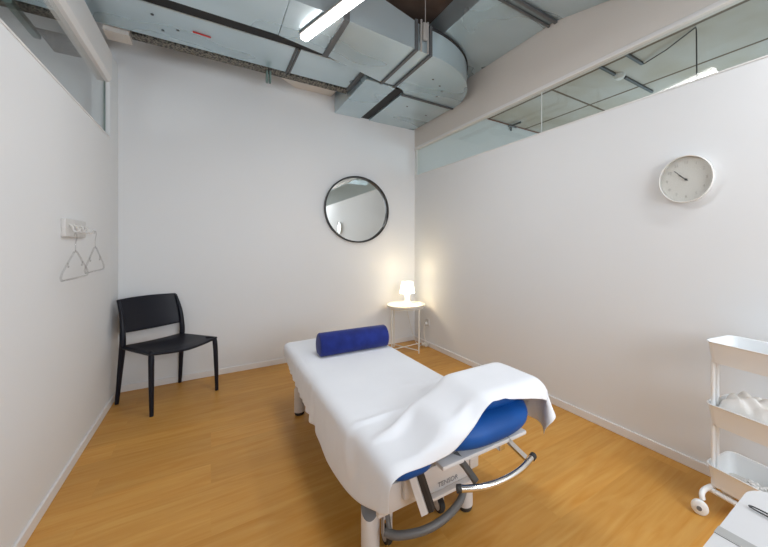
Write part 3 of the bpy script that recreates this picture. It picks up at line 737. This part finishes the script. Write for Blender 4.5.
SH = dict(near=((0, 1.09), (.13, 1.055), (.25, .985), (.4, .965), (.6, .865), (.85, .75), (1, .80)), far=((0, 2.68), (.3, 2.73), (1, 2.76)),
          left=((0, .40), (.12, .35), (.3, .29), (.6, .30), (1, .33)), right=((0, 1.385), (.3, 1.34), (1, 1.26)), ex=.26, dr=.07, bend=.006)
sheet = make_sheet()
tag(sheet, 'white cotton sheet draped over the blue treatment table', 'sheet')

# bolster
bo = new_bm(); Lb, rb = .475, .080
rings = []
for s, f in ((-1, .0), (-1, .80), (-.985, .93), (-.955, 1), (.955, 1), (.985, .93), (1, .80), (1, 0)):
    f = max(f, .02)
    ring = []
    for j in range(32):
        a = 2 * PI * j / 32; yy = math.cos(a) * rb * 1.02; zz = math.sin(a) * rb
        zz = max(zz, -rb * .80)
        ring.append((s * Lb / 2, yy * f, (zz + rb * .08) * f))
    rings.append(ring)
loft(bo, rings)
bt = tag(obj('bolster_cushion', bo, M['navy'], local=True, angle=50), 'navy blue bolster cushion lying across the white sheet', 'bolster')
bt.location = (.820, 2.27, ZT + .010 + .72 * rb + .003); bt.rotation_euler = (0, 0, math.radians(-1.5))

# ------------------------------------------------------------------ trolley
phi = math.radians(-9)
cart = thing('storage_trolley', 'off-white three tier metal storage trolley by the right wall', 'trolley', (1.985, .402, 0), phi)
w, l = .22, .40
for rim in (.782, .495, .215):
    b = new_bm(); hgt = .098
    r0 = rrect(w - .03, l - .03, .03, rim - hgt); r1 = rrect(w - .006, l - .006, .035, rim - .012); r2 = rrect(w, l, .038, rim - .006); r2b = rrect(w + .006, l + .006, .04, rim - .002); r3 = rrect(w + .002, l + .002, .04, rim); r4 = rrect(w - .010, l - .010, .033, rim - .002); r5 = rrect(w - .036, l - .036, .027, rim - hgt + .003)
    loft(b, [r0, r1, r2, r2b, r3, r4, r5])
    tr = obj('tray', b, M['cart'], cart, local=True, angle=50)
    b = new_bm(); loft(b, [rrect(w - .038, l - .038, .026, rim - hgt + .0035), rrect(w - .038, l - .038, .026, rim - hgt + .005)]); obj('tray_floor', b, M['perf'], tr, local=True, smooth=False)
for sy in (-1, 1):
    for x in (-.078, -.045):
        b = new_bm(); tube(b, [(x, sy * (l / 2 - .022), .10), (x, sy * (l / 2 - .022), .70)], .0085, 10); obj('post', b, M['cart'], cart, local=True)
for sy in (-1, 1):
    b = new_bm(); tube(b, [(-.045, sy * .17, .105), (-.085, sy * .185, .10), (-.13, sy * .19, .095), (-.155, sy * .185, .085), (-.158, sy * .18, .068)], .0115, 10, smooth=4); obj('base_tube', b, M['cart'], cart, local=True)
    b = new_bm(); tube(b, [(.03, sy * .17, .105), (.06, sy * .18, .09), (.075, sy * .18, .066)], .0115, 10, smooth=4); obj('base_tube', b, M['cart'], cart, local=True)
b = new_bm(); tube(b, [(-.085, -.19, .088), (-.085, .19, .088)], .0115, 10); obj('base_rail', b, M['cart'], cart, local=True)
b = new_bm(); tube(b, [(.06, -.18, .088), (.06, .18, .088)], .0115, 10); obj('base_rail', b, M['cart'], cart, local=True)
for x, sy in ((-.172, 1), (-.172, -1), (.075, 1), (.075, -1)):
    b = new_bm(); am = Matrix.Rotation(math.radians(20), 4, 'Z')
    lathe(b, [(0, -.011), (.026, -.011), (.032, -.007), (.0335, 0), (.032, .007), (.026, .011), (0, .011)], (x, sy * .185, .0337), 28, 'Z', am @ Matrix.Rotation(PI / 2, 4, 'Y'))
    wh = obj('wheel', b, M['cart'], cart, local=True)
    b = new_bm(); lathe(b, [(0, -.0145), (.010, -.0145), (.010, .0145), (0, .0145)], (x, sy * .185, .0337), 16, 'Z', am @ Matrix.Rotation(PI / 2, 4, 'Y')); obj('hub', b, M['grey_plastic'], wh, local=True)
    b = new_bm(); tube(b, [(x + .014, sy * .185, .074), (x + .016, sy * .185, .034)], .006, 8); obj('fork', b, M['housing'], wh, local=True)
# towel on the middle tray
def blob(name, ext, m, seed, bumps, loc, rz, label, cat):
    b = new_bm(); rs = random.Random(seed); nx, ny = 30, 44
    def h(i, j):
        s, q = -1 + 2 * i / nx, -1 + 2 * j / ny
        e = max(0, (1 - abs(s) ** 4) * (1 - abs(q) ** 6)) ** .5
        n_ = sum(a * math.sin(fx * s * 3 + fy * q * 3 + p) for a, fx, fy, p in bumps)
        return e * (ext[2] + n_)
    top = [[b.verts.new((ext[0] * (-1 + 2 * i / nx), ext[1] * (-1 + 2 * j / ny), h(i, j))) for j in range(ny + 1)] for i in range(nx + 1)]
    for i in range(nx):
        for j in range(ny): b.faces.new((top[i][j], top[i + 1][j], top[i + 1][j + 1], top[i][j + 1]))
    bot = [b.verts.new((ext[0] * sx, ext[1] * sy, 0)) for sx, sy in ((-1, -1), (1, -1), (1, 1), (-1, 1))]
    o = obj(name, b, m, local=True, angle=180); o.location = loc; o.rotation_euler = (0, 0, rz); tag(o, label, cat)
    so = o.modifiers.new('s', 'SOLIDIFY'); so.thickness = .003
    return o
blob('towel', (.086, .180, .130), M['towel'], 1, [(.008, 2, 3, .4), (.007, 4, -2.5, 1.5), (.005, -3, 6, .3)], (1.985, .402, .4055), phi, 'crumpled cream towel in the middle trolley tray', 'towel')
# cotton pads in the lower tray
b = new_bm()
for k in range(70):
    rs = random.Random(k); x = .05 * rs.gauss(0, .6); y = .065 + .05 * rs.gauss(0, .6); x = max(-.07, min(.07, x))
    z = .012 + .03 * max(0, 1 - (x * x + (y - .065) ** 2) / .004) * rs.random()
    tmp = bmesh.new(); bmesh.ops.create_icosphere(tmp, subdivisions=1, radius=.0095); merge(b, tmp, Matrix.Translation((x, y, z)))
o = obj('cotton_balls', b, M['wood_cotton'], local=True); o.location = (1.985, .402, .123); o.rotation_euler = (0, 0, phi); tag(o, 'pale cotton balls heaped in the lowest trolley tray', 'cotton balls'); o['kind'] = 'stuff'
# clear bottle on the top tray
t = thing('spray_bottle', 'clear bluish plastic bottle in the top trolley tray', 'bottle', (2.0, .33, .690))
b = new_bm(); lathe(b, [(0, .0), (.026, 0), (.028, .006), (.028, .10), (.022, .12), (.011, .13), (.011, .145), (0, .145)], (2.0, .33, .691), 28); obj('bottle_body', b, M['bottle_glass'], t)
b = new_bm(); lathe(b, [(0, .146), (.013, .146), (.013, .165), (0, .168)], (2.0, .33, .691), 20); obj('cap', b, M['white_plastic'], t)

# ------------------------------------------------------------------ desk in the near right corner
dk = thing('desk', 'white desk with a grey inlaid strip in the near right corner', 'desk', (.62, -.1, 0))
out = [(.30, -.55), (.905, -.55)] + [(.905 - .045 + .045 * math.cos(a), .212 - .045 + .045 * math.sin(a)) for a in [PI / 2 * k / 8 for k in range(9)]] + [(.30, .212)]
b = new_bm(); prism(b, out, .713, .74)
obj('desktop', b, M['desk'], dk, smooth=False)
obj('inlay_strip', box(new_bm(), (.70, -.545, .7402), (.722, .2125, .7412)), M['desk_strip'], dk, smooth=False)
for x, y in ((.34, -.51), (.865, -.51), (.34, .10), (.865, .10)):
    b = new_bm(); box(b, (x - .02, y - .02, 0), (x + .02, y + .02, .713), .003); obj('leg', b, M['desk'], dk, smooth=False)
# black loop on the desk
b = new_bm()
def loop(ax, ay, L_, wd, rz):
    pts = []
    for k in range(40):
        a = 2 * PI * k / 40; x = L_ / 2 * math.copysign(abs(math.cos(a)) ** .7, math.cos(a)); y = wd / 2 * math.sin(a)
        pts.append((ax + x * math.cos(rz) - y * math.sin(rz), ay + x * math.sin(rz) + y * math.cos(rz), .7432))
    return pts
def desk_pt(px, py, z=.7432):
    f = 338; t_ = (CAMH - z) * f / (py - 246); a = (px - 438) / f
    return (t_ * (.5577 + .83 * a), t_ * (.83 - .5577 * a))
x0, y0 = desk_pt(749, 505.5); x1, y1 = desk_pt(772, 517.5)
rzz = math.atan2(y1 - y0, x1 - x0); Lq = math.hypot(x1 - x0, y1 - y0) + .02
tube(b, loop((x0 + x1) / 2 + .01 * math.cos(rzz), (y0 + y1) / 2 + .01 * math.sin(rzz), Lq, .0085, rzz), .0013, 8, closed=True)
tag(obj('wire_loop', b, M['hand']), 'thin black wire loop lying on the white desk', 'wire loop')

# ------------------------------------------------------------------ camera, world, view
cam = bpy.data.cameras.new('camera'); co = bpy.data.objects.new('camera', cam); C.objects.link(co)
co.location = (0, 0, CAMH); co.rotation_euler = (PI / 2, 0, -math.radians(33.9))
cam.sensor_width = 36; cam.lens = 36 * 338 / 768
cam.shift_x = (384 - 438) / 768; cam.shift_y = (246 - 273.5) / 768
cam.clip_start = .02
S.camera = co
wd = bpy.data.worlds.new('world'); S.world = wd; wd.use_nodes = True
wd.node_tree.nodes['Background'].inputs['Color'].default_value = (.75, .85, 1, 1); wd.node_tree.nodes['Background'].inputs['Strength'].default_value = .6
S.view_settings.view_transform = 'Standard'; S.view_settings.look = 'None'; S.view_settings.gamma = 1; S.view_settings.use_curve_mapping = False
S.view_settings.exposure = 0.24
try:
    S.cycles.use_denoising = True; S.cycles.denoiser = 'OPENIMAGEDENOISE'; S.cycles.sample_clamp_indirect = 4; S.cycles.max_bounces = 10; S.cycles.diffuse_bounces = 6; S.cycles.transparent_max_bounces = 12
    S.cycles.caustics_reflective = False; S.cycles.caustics_refractive = False
except Exception: pass
